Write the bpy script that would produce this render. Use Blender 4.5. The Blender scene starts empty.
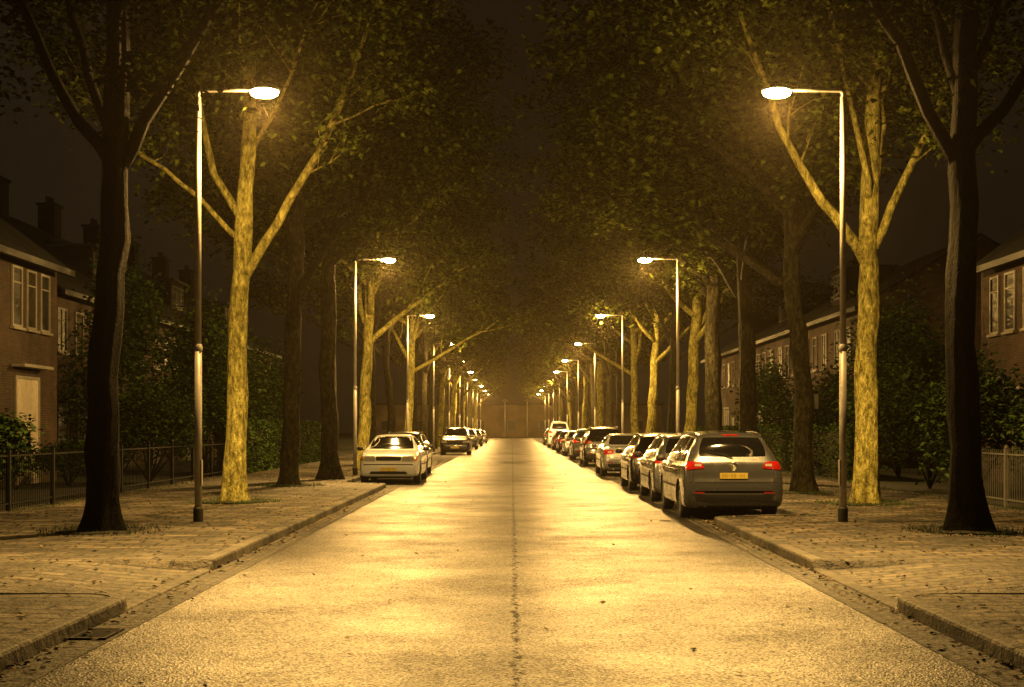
import bpy, bmesh, math, random
from mathutils import Vector, Matrix
from mathutils.bvhtree import BVHTree
PI = math.pi
SC = bpy.context.scene
COL = SC.collection
SC.view_settings.view_transform = 'Standard'
SC.view_settings.look = 'None'
SC.view_settings.exposure = 0

# ------------------------------------------------------------------ materials
def newmat(name):
    m = bpy.data.materials.new(name); m.use_nodes = True
    nt = m.node_tree; b = nt.nodes['Principled BSDF']
    return m, nt, b
def nd(nt, t, **kw):
    n = nt.nodes.new(t)
    for k, v in kw.items(): setattr(n, k, v)
    return n
def ramp(nt, fac, stops):
    r = nd(nt, 'ShaderNodeValToRGB')
    e = r.color_ramp.elements
    while len(e) < len(stops): e.new(.5)
    for i, (p, c) in enumerate(stops):
        e[i].position = p; e[i].color = (c[0], c[1], c[2], 1)
    nt.links.new(fac, r.inputs[0]); return r
def coords(nt, scale=(1, 1, 1)):
    tc = nd(nt, 'ShaderNodeTexCoord'); mp = nd(nt, 'ShaderNodeMapping')
    mp.inputs['Scale'].default_value = scale
    nt.links.new(tc.outputs['Object'], mp.inputs[0]); return mp.outputs[0]
def noise(nt, vec, scale, detail=4, rough=.6):
    n = nd(nt, 'ShaderNodeTexNoise'); n.inputs['Scale'].default_value = scale
    n.inputs['Detail'].default_value = detail; n.inputs['Roughness'].default_value = rough
    nt.links.new(vec, n.inputs['Vector']); return n.outputs['Fac']
def bump(nt, b, h, strength, dist, prev=None):
    bp = nd(nt, 'ShaderNodeBump'); bp.inputs['Strength'].default_value = strength
    bp.inputs['Distance'].default_value = dist
    nt.links.new(h, bp.inputs['Height'])
    if prev: nt.links.new(prev.outputs[0], bp.inputs['Normal'])
    nt.links.new(bp.outputs[0], b.inputs['Normal']); return bp
def simple(name, c, rough=.5, metal=0, c2=None, nscale=6, bstr=0, bscale=40, coat=0, spec=None):
    m, nt, b = newmat(name)
    b.inputs['Roughness'].default_value = rough; b.inputs['Metallic'].default_value = metal
    if coat: b.inputs['Coat Weight'].default_value = coat
    if spec is not None: b.inputs['Specular IOR Level'].default_value = spec
    v = coords(nt)
    if c2 is None: c2 = tuple(x * .8 for x in c)
    r = ramp(nt, noise(nt, v, nscale, 2), [(.35, c), (.65, c2)])
    nt.links.new(r.outputs[0], b.inputs['Base Color'])
    if bstr: bump(nt, b, noise(nt, v, bscale, 2), bstr, .01)
    return m
def mathn(nt, op, a, bb=None):
    n = nd(nt, 'ShaderNodeMath', operation=op)
    for i, x in enumerate((a, bb)):
        if x is None: continue
        if isinstance(x, (int, float)): n.inputs[i].default_value = x
        else: nt.links.new(x, n.inputs[i])
    return n.outputs[0]
def mixc(nt, fac, a, bb, mode='MIX'):
    n = nd(nt, 'ShaderNodeMix', data_type='RGBA', blend_type=mode)
    if isinstance(fac, (int, float)): n.inputs[0].default_value = fac
    else: nt.links.new(fac, n.inputs[0])
    for i, x in ((6, a), (7, bb)):
        if isinstance(x, tuple): n.inputs[i].default_value = (x[0], x[1], x[2], 1)
        else: nt.links.new(x, n.inputs[i])
    return n.outputs[2]

def asphalt():
    m, nt, b = newmat('asphalt')
    v = coords(nt)
    agg = nd(nt, 'ShaderNodeTexVoronoi'); agg.inputs['Scale'].default_value = 58; nt.links.new(v, agg.inputs['Vector'])
    fine = noise(nt, v, 40, 2, .8)
    big = noise(nt, v, .6, 5, .70)
    base = ramp(nt, fine, [(.38, (.004, .0034, .0026)), (.5, (.018, .0155, .0115)), (.6, (.062, .053, .040))]).outputs[0]
    sp0 = nd(nt, 'ShaderNodeSeparateColor'); nt.links.new(agg.outputs['Color'], sp0.inputs[0])
    stone = ramp(nt, sp0.outputs[0], [(0, (.3, .3, .3)), (.8, (.95, .95, .95)), (.94, (3.4, 3.2, 2.8))]).outputs[0]
    base = mixc(nt, 1, base, stone, 'MULTIPLY')
    bigr = ramp(nt, big, [(.36, (.45, .45, .45)), (.64, (1.25, 1.25, 1.25))]).outputs[0]
    base = mixc(nt, 1, base, bigr, 'MULTIPLY')
    vs = coords(nt, (1.6, .03, 1))
    st = ramp(nt, noise(nt, vs, 1.3, 3, .6), [(.35, (.6, .6, .6)), (.65, (1.15, 1.15, 1.15))]).outputs[0]
    base = mixc(nt, 1, base, st, 'MULTIPLY')
    sp = nd(nt, 'ShaderNodeSeparateXYZ'); nt.links.new(v, sp.inputs[0])
    vy = coords(nt, (0, 1, 0))
    wob = mathn(nt, 'MULTIPLY', mathn(nt, 'SUBTRACT', noise(nt, vy, 2.6, 5, .8), .5), .30)
    d = mathn(nt, 'ABSOLUTE', mathn(nt, 'SUBTRACT', mathn(nt, 'ADD', sp.outputs[0], wob), .03))
    wid = mathn(nt, 'MULTIPLY', mathn(nt, 'SUBTRACT', noise(nt, vy, 1.9, 3, .8), .27), .11)
    seam = mathn(nt, 'LESS_THAN', d, wid)
    seam = mathn(nt, 'MULTIPLY', seam, mathn(nt, 'GREATER_THAN', noise(nt, v, 8, 4, .85), .50))
    base = mixc(nt, mathn(nt, 'MULTIPLY', seam, .8), base, (.004, .0035, .003))
    ck = nd(nt, 'ShaderNodeTexVoronoi', feature='DISTANCE_TO_EDGE'); ck.inputs['Scale'].default_value = .8
    wv = nd(nt, 'ShaderNodeVectorMath', operation='ADD'); nt.links.new(v, wv.inputs[0])
    nz = nd(nt, 'ShaderNodeTexNoise'); nz.inputs['Scale'].default_value = 1.5; nz.inputs['Detail'].default_value = 5
    nt.links.new(v, nz.inputs['Vector']); nt.links.new(nz.outputs['Color'], wv.inputs[1]); nt.links.new(wv.outputs[0], ck.inputs['Vector'])
    cr = mathn(nt, 'MULTIPLY', mathn(nt, 'LESS_THAN', ck.outputs['Distance'], .008), mathn(nt, 'GREATER_THAN', big, .52))
    base = mixc(nt, mathn(nt, 'MULTIPLY', cr, .7), base, (.004, .004, .004))
    nt.links.new(base, b.inputs['Base Color'])
    dark = mathn(nt, 'MAXIMUM', mathn(nt, 'MULTIPLY', seam, .9), mathn(nt, 'MULTIPLY', cr, .6))
    rr = mixc(nt, seam, ramp(nt, mathn(nt, 'ADD', mathn(nt, 'MULTIPLY', big, .5), mathn(nt, 'MULTIPLY', fine, .5)), [(.38, (.55, .55, .55)), (.62, (.34, .34, .34))]).outputs[0], (.7, .7, .7))
    nt.links.new(rr, b.inputs['Roughness'])
    sl = mixc(nt, .7, ramp(nt, sp0.outputs[1], [(.2, (.05, .05, .05)), (.9, (.72, .72, .72))]).outputs[0], bigr, 'MULTIPLY')
    nt.links.new(mixc(nt, dark, sl, (.04, .04, .04)), b.inputs['Specular IOR Level'])
    b1 = bump(nt, b, agg.outputs['Distance'], .5, .008)
    bump(nt, b, fine, .45, .008, b1)
    return m
def paving(name, bw, bh, c1, c2, mortar, rot=0, bs=.5, rough=.75, moss=True):
    m, nt, b = newmat(name)
    tc = nd(nt, 'ShaderNodeTexCoord'); mp = nd(nt, 'ShaderNodeMapping'); mp.inputs['Rotation'].default_value = (0, 0, rot)
    nt.links.new(tc.outputs['Object'], mp.inputs[0]); v0 = mp.outputs[0]
    nz = nd(nt, 'ShaderNodeTexNoise'); nz.inputs['Scale'].default_value = .7; nt.links.new(v0, nz.inputs['Vector'])
    sc = nd(nt, 'ShaderNodeVectorMath', operation='SCALE'); sc.inputs['Scale'].default_value = .12; nt.links.new(nz.outputs['Color'], sc.inputs[0])
    ad = nd(nt, 'ShaderNodeVectorMath', operation='ADD'); nt.links.new(v0, ad.inputs[0]); nt.links.new(sc.outputs[0], ad.inputs[1]); v = ad.outputs[0]
    br = nd(nt, 'ShaderNodeTexBrick'); nt.links.new(v, br.inputs['Vector'])
    br.inputs['Scale'].default_value = 1; br.inputs['Brick Width'].default_value = bw; br.inputs['Row Height'].default_value = bh
    br.inputs['Mortar Size'].default_value = .024 if bw < 2 else .009; br.inputs['Mortar Smooth'].default_value = .25; br.inputs['Bias'].default_value = 0
    br.inputs['Color1'].default_value = (*c1, 1); br.inputs['Color2'].default_value = (*c2, 1); br.inputs['Mortar'].default_value = (*mortar, 1)
    n2 = ramp(nt, noise(nt, v0, 1.1, 5, .7), [(.36, (.16, .16, .14)), (.64, (1.3, 1.3, 1.25))]).outputs[0]
    base = mixc(nt, 1, br.outputs['Color'], n2, 'MULTIPLY')
    if moss:
        mf = ramp(nt, noise(nt, v0, .8, 4, .7), [(.52, (0, 0, 0)), (.64, (1, 1, 1))]).outputs[0]
        base = mixc(nt, mathn(nt, 'MULTIPLY', mf, .45), base, (.014, .017, .006))
    nt.links.new(base, b.inputs['Base Color']); b.inputs['Roughness'].default_value = rough
    b1 = bump(nt, b, mathn(nt, 'SUBTRACT', 1, br.outputs['Fac']), bs, .03)
    bump(nt, b, noise(nt, v0, 4, 5, .7), .8, .09, b1)
    return m
def wallbrick(name, c1, c2, mortar, bw=.22, bh=.065, bs=.4):
    m, nt, b = newmat(name)
    tc = nd(nt, 'ShaderNodeTexCoord'); sp = nd(nt, 'ShaderNodeSeparateXYZ'); nt.links.new(tc.outputs['Object'], sp.inputs[0])
    cb = nd(nt, 'ShaderNodeCombineXYZ'); nt.links.new(mathn(nt, 'ADD', sp.outputs[0], sp.outputs[1]), cb.inputs[0]); nt.links.new(sp.outputs[2], cb.inputs[1])
    br = nd(nt, 'ShaderNodeTexBrick'); nt.links.new(cb.outputs[0], br.inputs['Vector'])
    br.inputs['Scale'].default_value = 1; br.inputs['Brick Width'].default_value = bw; br.inputs['Row Height'].default_value = bh
    br.inputs['Mortar Size'].default_value = .010
    br.inputs['Color1'].default_value = (*c1, 1); br.inputs['Color2'].default_value = (*c2, 1); br.inputs['Mortar'].default_value = (*mortar, 1)
    n2 = ramp(nt, noise(nt, tc.outputs['Object'], .9, 3, .7), [(.3, (.5, .5, .5)), (.7, (1.15, 1.15, 1.15))]).outputs[0]
    nt.links.new(mixc(nt, 1, br.outputs['Color'], n2, 'MULTIPLY'), b.inputs['Base Color']); b.inputs['Roughness'].default_value = .85
    bump(nt, b, mathn(nt, 'SUBTRACT', 1, br.outputs['Fac']), bs, .012)
    return m
def bark(name, ca, cb_, cc):
    m, nt, b = newmat(name)
    v = coords(nt, (1, 1, .4))
    n1 = noise(nt, v, 14, 6, .78)
    base = ramp(nt, n1, [(.36, ca), (.5, cb_), (.66, cc)]).outputs[0]
    n3 = ramp(nt, noise(nt, coords(nt, (1, 1, .6)), 4.5, 5, .75), [(.38, (.5, .48, .42)), (.6, (1.12, 1.12, 1.05))]).outputs[0]
    nt.links.new(mixc(nt, 1, base, n3, 'MULTIPLY'), b.inputs['Base Color'])
    b.inputs['Roughness'].default_value = .9; b.inputs['Specular IOR Level'].default_value = .12
    vo = nd(nt, 'ShaderNodeTexVoronoi', feature='DISTANCE_TO_EDGE'); vo.inputs['Scale'].default_value = 18
    wv = nd(nt, 'ShaderNodeVectorMath', operation='ADD'); nt.links.new(coords(nt, (1, 1, .4)), wv.inputs[0])
    nz = nd(nt, 'ShaderNodeTexNoise'); nz.inputs['Scale'].default_value = 5; nt.links.new(v, nz.inputs['Vector'])
    s2 = nd(nt, 'ShaderNodeVectorMath', operation='SCALE'); s2.inputs['Scale'].default_value = .2; nt.links.new(nz.outputs['Color'], s2.inputs[0])
    nt.links.new(s2.outputs[0], wv.inputs[1]); nt.links.new(wv.outputs[0], vo.inputs['Vector'])
    b1 = bump(nt, b, vo.outputs['Distance'], .9, .06)
    bump(nt, b, n1, 1, .10, b1)
    return m
def leafmat(name, ca, cb_):
    m = bpy.data.materials.new(name); m.use_nodes = True; nt = m.node_tree
    nt.nodes.remove(nt.nodes['Principled BSDF']); d = nd(nt, 'ShaderNodeBsdfDiffuse')
    r = ramp(nt, noise(nt, coords(nt), 4, 2, .75), [(.40, ca), (.64, cb_)])
    nt.links.new(r.outputs[0], d.inputs[0]); nt.links.new(d.outputs[0], nt.nodes['Material Output'].inputs[0])
    return m
def emis(name, c, s):
    m = bpy.data.materials.new(name); m.use_nodes = True; nt = m.node_tree
    b = nt.nodes['Principled BSDF']
    b.inputs['Emission Color'].default_value = (*c, 1); b.inputs['Emission Strength'].default_value = s
    m.cycles.emission_sampling = 'NONE'
    return m
M = dict(
    asphalt=asphalt(),
    paveL=paving('grey concrete pavers', .50, .26, (.21, .18, .14), (.06, .053, .042), (.003, .0027, .002), bs=1),
    paveR=paving('clinker pavers', .36, .22, (.22, .185, .145), (.066, .056, .045), (.003, .0027, .002), bs=1),
    bay=paving('parking bay clinkers', .2, .1, (.07, .052, .042), (.042, .035, .029), (.01, .01, .008), rot=PI / 2, moss=False),
    gutter=paving('gutter pavers', .2, .1, (.10, .09, .075), (.06, .054, .047), (.012, .012, .01), rot=PI / 2, moss=False),
    kerb=paving('kerb concrete', 40, 1.0, (.15, .135, .11), (.11, .10, .088), (.012, .012, .01), bs=.6),
    soil=simple('soil', (.03, .024, .015), .95, c2=(.012, .010, .006), nscale=9, bstr=1, bscale=25),
    grass=simple('garden ground', (.02, .025, .01), .95, c2=(.012, .012, .007), nscale=3, bstr=1, bscale=20),
    bark=bark('lit mossy bark', (.08, .074, .022), (.33, .31, .09), (.60, .56, .20)),  # moss tones plus lamplight painted in, brightened for the lit trunks
    shadebark=bark('shaded bark', (.003, .0026, .002), (.006, .005, .0035), (.012, .010, .007)),  # foreground trunks' shade painted into the bark as near-black
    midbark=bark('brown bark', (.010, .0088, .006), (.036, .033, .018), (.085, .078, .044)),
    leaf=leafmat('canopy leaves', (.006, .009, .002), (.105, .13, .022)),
    darkleaf=leafmat('shaded canopy leaves', (.004, .006, .0015), (.016, .020, .005)),  # leaf colour darkened to carry the foreground crowns' shade
    leaf2=leafmat('shrub leaves', (.014, .030, .009), (.075, .125, .032)),
    deadleaf=simple('fallen leaf', (.22, .15, .055), .8, c2=(.10, .065, .03), nscale=5),
    pole=simple('galvanised pole', (.55, .53, .50), .5, .25, c2=(.42, .40, .38), nscale=5),
    polebase=simple('black pole base', (.02, .02, .02), .6),
    head=simple('lamp housing', (.25, .25, .24), .4, .4),
    lens=emis('lit lens', (1.0, .78, .38), 60),
    brickL=wallbrick('brown brick', (.10, .05, .028), (.05, .026, .016), (.10, .08, .06)),
    brickR=wallbrick('red brick', (.11, .055, .03), (.055, .028, .017), (.10, .08, .06)),
    tiles=wallbrick('roof tiles', (.005, .0042, .0036), (.0036, .003, .0025), (.002, .002, .002), .24, .3, .8),
    frame=simple('white painted frame', (.32, .30, .25), .5),
    frame2=simple('darker painted frame', (.17, .16, .13), .6),  # darker copy of the frame colour, so the far houses show less
    glass=simple('dark window glass', (.008, .008, .008), .45, spec=.25),
    curtain=simple('curtained window', (.05, .04, .028), .7, c2=(.025, .02, .014), nscale=4, spec=.1),
    door=simple('painted door', (.75, .66, .53), .5, bstr=.2),
    darkdoor=simple('dark door', (.03, .04, .03), .4),
    iron=simple('black iron', (.005, .005, .005), .7, spec=.1),
    paleiron=simple('pale railing', (.08, .08, .07), .6),
    rubber=simple('tyre rubber', (.018, .018, .018), .8, bstr=.3),
    alloy=simple('alloy rim', (.35, .35, .35), .35, .8),
    cglass=simple('car glass', (.006, .006, .007), .05, spec=.6),
    trim=simple('black plastic', (.02, .02, .02), .55),
    seam=simple('panel gap', (.006, .006, .006), .8),
    mark=simple('faded plate print', (.26, .19, .05), .6),
    tail=simple('red tail light', (.42, .012, .008), .15, coat=1, c2=(.25, .008, .006), nscale=30),
    tailw=simple('clear tail lamp', (.5, .4, .35), .15, coat=1),
    hlight=simple('headlight glass', (.75, .75, .74), .12, .4, coat=1, c2=(.35, .35, .35), nscale=25),
    amber=simple('amber indicator', (.6, .2, .02), .2),
    plate=simple('yellow plate', (.70, .55, .12), .45, c2=(.64, .5, .1)),
    chrome=simple('chrome', (.6, .6, .6), .15, 1),
    endwall=simple('end wall render', (.20, .15, .10), .9, c2=(.08, .06, .042), nscale=.22),
)
def paint(name, c, metal=.5, rough=.22):
    m, nt, b = newmat(name)
    v = coords(nt); dirt = noise(nt, v, 2.2, 3, .7)
    r = ramp(nt, dirt, [(.35, c), (.75, tuple(x * .82 for x in c))])
    nt.links.new(r.outputs[0], b.inputs['Base Color']); b.inputs['Metallic'].default_value = metal
    rr = ramp(nt, dirt, [(.3, (rough,) * 3), (.7, (rough + .12,) * 3)]); nt.links.new(rr.outputs[0], b.inputs['Roughness'])
    b.inputs['Coat Weight'].default_value = 1; b.inputs['Coat Roughness'].default_value = .04
    return m
PAINT = dict(silver=paint('silver paint', (.17, .18, .205), .75, .2), grey=paint('grey paint', (.05, .053, .06)),
             dark=paint('dark blue paint', (.012, .013, .018), .3), black=paint('black paint', (.008, .008, .009), .2),
             white=paint('white paint', (.66, .71, .78), 0, .3), red=paint('dark red paint', (.08, .012, .01), .3),
             champagne=paint('champagne paint', (.34, .36, .39)))

# ------------------------------------------------------------------ mesh helpers
class MB:
    def __init__(s): s.v = []; s.f = []
    def quad(s, a, b, c, d):
        n = len(s.v); s.v += [a, b, c, d]; s.f.append((n, n + 1, n + 2, n + 3))
    def box(s, x0, x1, y0, y1, z0, z1):
        n = len(s.v)
        s.v += [(x, y, z) for z in (z0, z1) for x, y in ((x0, y0), (x1, y0), (x1, y1), (x0, y1))]
        s.f += [tuple(n + i for i in q) for q in ((3, 2, 1, 0), (4, 5, 6, 7), (0, 1, 5, 4), (1, 2, 6, 5), (2, 3, 7, 6), (3, 0, 4, 7))]
        return s
    def tube(s, pts, rad, n=8, fn=None, cap=True):
        pts = [Vector(p) for p in pts]; base = len(s.v); ref = None
        for i, p in enumerate(pts):
            t = (pts[min(i + 1, len(pts) - 1)] - pts[max(i - 1, 0)]).normalized()
            if ref is None:
                ref = Vector((1, 0, 0)) if abs(t.x) < .9 else Vector((0, 1, 0))
            u = (ref - t * ref.dot(t)).normalized(); w = t.cross(u); ref = u
            r = rad[i] if isinstance(rad, (list, tuple)) else rad
            for k in range(n):
                a = 2 * PI * k / n; q = r * (fn(a, p) if fn else 1)
                s.v.append(tuple(p + u * (math.cos(a) * q) + w * (math.sin(a) * q)))
        for i in range(len(pts) - 1):
            for k in range(n):
                a = base + i * n + k; b = base + i * n + (k + 1) % n
                s.f.append((a, b, b + n, a + n))
        if cap:
            s.f.append(tuple(base + k for k in reversed(range(n)))); e = base + (len(pts) - 1) * n
            s.f.append(tuple(e + k for k in range(n)))
        return s
    def lathe(s, prof, n=24, axis='z', c=(0, 0, 0)):
        base = len(s.v)
        for (r, h) in prof:
            for k in range(n):
                a = 2 * PI * k / n; x, y = r * math.cos(a), r * math.sin(a)
                p = (x, y, h) if axis == 'z' else (h, x, y) if axis == 'x' else (x, h, y)
                s.v.append((p[0] + c[0], p[1] + c[1], p[2] + c[2]))
        for i in range(len(prof) - 1):
            for k in range(n):
                a = base + i * n + k; b = base + i * n + (k + 1) % n
                s.f.append((a, b, b + n, a + n))
        return s
    def build(s, name, mat, parent=None, off=(0, 0, 0), smooth=False):
        me = bpy.data.meshes.new(name)
        me.from_pydata([(a - off[0], b - off[1], c - off[2]) for a, b, c in s.v], [], s.f)
        me.materials.append(mat)
        if smooth: me.polygons.foreach_set('use_smooth', [True] * len(me.polygons))
        me.update()
        o = bpy.data.objects.new(name, me); COL.objects.link(o); o.parent = parent
        return o
def tag(o, label, cat, group=None, kind=None):
    if label: o['label'] = label
    if cat: o['category'] = cat
    if group: o['group'] = group
    if kind: o['kind'] = kind
    return o
def empty(name, loc, label, cat, group=None, rz=0):
    o = bpy.data.objects.new(name, None); COL.objects.link(o); o.location = loc; o.rotation_euler.z = rz
    o.empty_display_size = .2
    return tag(o, label, cat, group)
def struct(name, mb, mat):
    o = mb.build(name, mat); o['kind'] = 'structure'; return o
def copy_tree(o, parent=None):
    c = o.copy(); COL.objects.link(c); c.parent = parent
    for ch in list(o.children): copy_tree(ch, c)
    return c
ORD = ['first', 'second', 'third', 'fourth', 'fifth', 'sixth', 'seventh', 'eighth', 'ninth', 'tenth', 'eleventh', 'twelfth', 'thirteenth', 'fourteenth', 'fifteenth',
       'sixteenth', 'seventeenth', 'eighteenth', 'nineteenth', 'twentieth', 'twenty-first', 'twenty-second', 'twenty-third', 'twenty-fourth', 'twenty-fifth', 'twenty-sixth', 'twenty-seventh', 'twenty-eighth']

# ------------------------------------------------------------------ camera
F = 1400.0
cam = bpy.data.objects.new('camera', bpy.data.cameras.new('camera')); COL.objects.link(cam)
cam.location = (0, 0, 1.6); cam.rotation_euler = (PI / 2, 0, 0)
cam.data.sensor_width = 36; cam.data.lens = F / 1024 * 36; cam.data.shift_y = 84.5 / 1024
cam.data.clip_end = 3000; SC.camera = cam

# ------------------------------------------------------------------ world: night with thin mist
w = bpy.data.worlds.new('World'); SC.world = w; w.use_nodes = True
nt = w.node_tree; nt.nodes['Background'].inputs[0].default_value = (.02, .014, .007, 1); nt.nodes['Background'].inputs[1].default_value = .3
vs = nd(nt, 'ShaderNodeVolumeScatter'); vs.inputs['Density'].default_value = .00018; vs.inputs['Anisotropy'].default_value = .84
vs.inputs['Color'].default_value = (1, .84, .56, 1)
nt.links.new(vs.outputs[0], nt.nodes['World Output'].inputs['Volume'])
mb = MB(); prof = [(500 * math.cos(a), 500 * math.sin(a) - 20) for a in [i / 16 * PI / 2 for i in range(-1, 16)]] + [(1, 480)]
mb.lathe(prof, 48)
sm = bpy.data.materials.new('night sky'); sm.use_nodes = True; nt = sm.node_tree; nt.nodes.remove(nt.nodes['Principled BSDF'])
em = nd(nt, 'ShaderNodeEmission'); r = ramp(nt, noise(nt, coords(nt), .006, 4, .6), [(.35, (.018, .0115, .005)), (.7, (.028, .018, .0085))])
nt.links.new(r.outputs[0], em.inputs[0]); em.inputs[1].default_value = .45; nt.links.new(em.outputs[0], nt.nodes['Material Output'].inputs[0])
sm.cycles.emission_sampling = 'NONE'
struct('sky', mb, sm)

# ------------------------------------------------------------------ ground, road, pavements
mb = MB(); mb.quad((-480, -480, -.06), (480, -480, -.06), (480, 480, -.06), (-480, 480, -.06)); struct('ground', mb, M['grass'])
mb = MB(); mb.quad((-5.6, -12, 0), (5.6, -12, 0), (5.6, 246, 0), (-5.6, 246, 0)); struct('road', mb, M['asphalt'])
mb = MB(); mb.quad((-60, 232, .003), (60, 232, .003), (60, 240, .003), (-60, 240, .003)); struct('cross_road', mb, M['asphalt'])
K = 3.35; CR0, CR1 = 12.6, 15.5; YEND = 231.; RW = 1.7
BAY = {-1: (37.2, 4.62), 1: (23.2, 4.96)}
def sm01(t): t = min(1, max(0, t)); return t * t * (3 - 2 * t)
def xin(s, y):
    y0, xb = BAY[s]
    if y < y0: return K
    return K + (xb - K) * sm01(y - y0)
RS = .25
def zpave(ax, y):
    low = 0
    if CR0 <= y <= CR1: low = 1
    elif CR0 - .5 < y < CR0 and ax < K + .5 and math.hypot(ax - K - .5, y - CR0 + .5) > .5: low = 1
    elif CR1 < y < CR1 + RS: low = 1 - sm01((y - CR1) / RS)
    und = .015 * math.sin(y * .9 + ax) * math.sin(ax * 1.3 + y * .23)
    f = sm01((ax - K) / RW)
    hi = .12 + und * min(1, (ax - K) / 1.0); lo = .012 + .108 * f + und * f
    return hi + (lo - hi) * low
def frange(a, b, st):
    out = []; x = a
    while x < b - 1e-6: out.append(x); x += st
    return out
for s, name in ((-1, 'left_pavement'), (1, 'right_pavement')):
    y0, xb = BAY[s]
    ys = frange(-6, 11.9, .5) + frange(11.9, 16.6, .05) + frange(16.6, y0, .5) + frange(y0, y0 + 1.1, .1) + frange(y0 + 1.1, 60, 1) + frange(60, YEND, 6) + [YEND]
    mb = MB(); offs = [.03] + [.05 * i for i in range(1, 13)] + [.7 + .3 * i for i in range(18)]
    XO = 9.2
    for y in ys:
        xi = xin(s, y)
        for o in offs:
            ax = min(xi + o, XO) if o < offs[-1] else XO
            mb.v.append((s * ax, y, zpave(ax, y)))
    nc = len(offs)
    for i in range(len(ys) - 1):
        for j in range(nc - 1):
            a = i * nc + j; mb.f.append((a, a + 1, a + nc + 1, a + nc))
    struct(name, mb, M['paveL' if s < 0 else 'paveR'])
    def sweep(path):
        b0 = len(mk.v)
        for i, (x, y, z) in enumerate(path):
            a, b = path[max(i - 1, 0)], path[min(i + 1, len(path) - 1)]
            t = Vector((b[0] - a[0], b[1] - a[1])).normalized(); n = Vector((t.y, -t.x))
            for d, zz in ((-.002, -.05), (0, z - .03), (.008, z - .01), (.028, z), (.14, z), (.14, -.05)):
                mk.v.append((s * (x + n.x * d), y + n.y * d, zz))
        for i in range(len(path) - 1):
            for j in range(5):
                a = b0 + i * 6 + j; mk.f.append((a, a + 1, a + 7, a + 6))
        mk.f.append(tuple(b0 + j for j in range(6))); e = b0 + (len(path) - 1) * 6; mk.f.append(tuple(e + j for j in range(6)))
    mk = MB(); T = .13
    a1 = [(K, y, T) for y in frange(-6, CR0 - .5, .5)] + [(K + .5 - .5 * math.cos(a), CR0 - .5 + .5 * math.sin(a), T) for a in [i / 8 * PI / 2 for i in range(9)]] + [(K + .5 + .25 * i, CR0, T + .002) for i in range(1, 5)]
    sweep(a1)
    c1 = [(K, y, .03) for y in frange(CR0 - .46, CR1, .3)] + [(K, CR1 + RS * i / 10, .03 + (T - .03) * sm01(i / 10)) for i in range(11)]
    c1 += [(K, y, T) for y in frange(CR1 + .8, y0, .6)] + [(xin(s, y), y, T) for y in frange(y0, y0 + 1.05, .1)] + [(xb, y, T) for y in frange(y0 + 1.3, YEND, 4)]
    sweep(c1)
    struct('left_kerb' if s < 0 else 'right_kerb', mk, M['kerb'])
    mb = MB(); mb.quad((s * 3.02, -6, .005), (s * (K + .01), -6, .005), (s * (K + .01), YEND, .005), (s * 3.02, YEND, .005)); struct('gutter_strip', mb, M['gutter'])
    mb = MB(); mb.quad((s * (K + .012), y0 + .05, .005), (s * (xb + .05), y0 + .05, .005), (s * (xb + .05), YEND, .005), (s * (K + .012), YEND, .005)); struct('parking_strip', mb, M['bay'])
    mb = MB(); mb.quad((s * 9.2, -6, .1), (s * 40, -6, .1), (s * 40, YEND, .1), (s * 9.2, YEND, .1)); struct('garden_ground', mb, M['grass'])

t = empty('drain_grate', (-3.2, 10.8, .006), 'small cast iron drain grate in the gutter beside the nearest left kerb', 'drain')
mb = MB(); mb.box(-.14, .14, -.26, -.23, 0, .014).box(-.14, .14, .23, .26, 0, .014).box(-.14, -.115, -.23, .23, 0, .014).box(.115, .14, -.23, .23, 0, .014)
mb.build('frame', M['iron'], t)
mb = MB()
for i in range(9): mb.box(-.115, .115, -.215 + i * .05, -.19 + i * .05, .001, .011)
mb.build('grate', M['iron'], t)

# ------------------------------------------------------------------ leaves, bushes, trees
def add_leaf(mb, rng, p, size):
    a = rng.uniform(0, 2 * PI); e = rng.uniform(-1.0, .6)
    d = Vector((math.cos(a) * math.cos(e), math.sin(a) * math.cos(e), math.sin(e)))
    sd = Vector((-math.sin(a), math.cos(a), rng.uniform(-.7, .7))).normalized()
    L = size * rng.uniform(.7, 1.3); W = L * .42
    n = len(mb.v); up = Vector((0, 0, .12 * L))
    mb.v += [tuple(p), tuple(p + d * L * .45 + sd * W + up), tuple(p + d * L), tuple(p + d * L * .45 - sd * W + up)]
    mb.f.append((n, n + 1, n + 2, n + 3))
def crown(seed, tips, cz, R, rz, zmin, ncl, per, size, spread=.62):
    rng = random.Random(seed); mb = MB(); cl = [Vector(t) for t in tips]
    while len(cl) < ncl:
        a = rng.uniform(0, 2 * PI); rr = rng.random() ** .4; e = math.asin(rng.uniform(-1, 1))
        bumpy = 1 + .14 * math.sin(3 * a + seed) + .08 * math.sin(5 * a + 2 * e + seed * 2)
        p = Vector((math.cos(a) * math.cos(e) * R * rr * bumpy, math.sin(a) * math.cos(e) * R * rr * bumpy, cz + math.sin(e) * rz * rr))
        if p.z > zmin: cl.append(p)
    for c in cl:
        sp = spread * rng.uniform(.6, 1.3); k = int(per * rng.uniform(.6, 1.3))
        for _ in range(k):
            add_leaf(mb, rng, c + Vector((rng.gauss(0, sp), rng.gauss(0, sp), rng.gauss(0, sp * .55))), size)
    return mb
def grow(mb, rng, p, d, L, r0, r1, wig, n, up=.0, seg=.45):
    k = max(3, int(L / seg)); pts = [Vector(p)]; d = Vector(d).normalized()
    for i in range(k):
        d = (d + Vector((rng.gauss(0, wig), rng.gauss(0, wig), rng.gauss(0, wig) + up))).normalized()
        pts.append(pts[-1] + d * (L / k))
    mb.tube(pts, [r0 + (r1 - r0) * i / k for i in range(k + 1)], n); return pts
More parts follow.
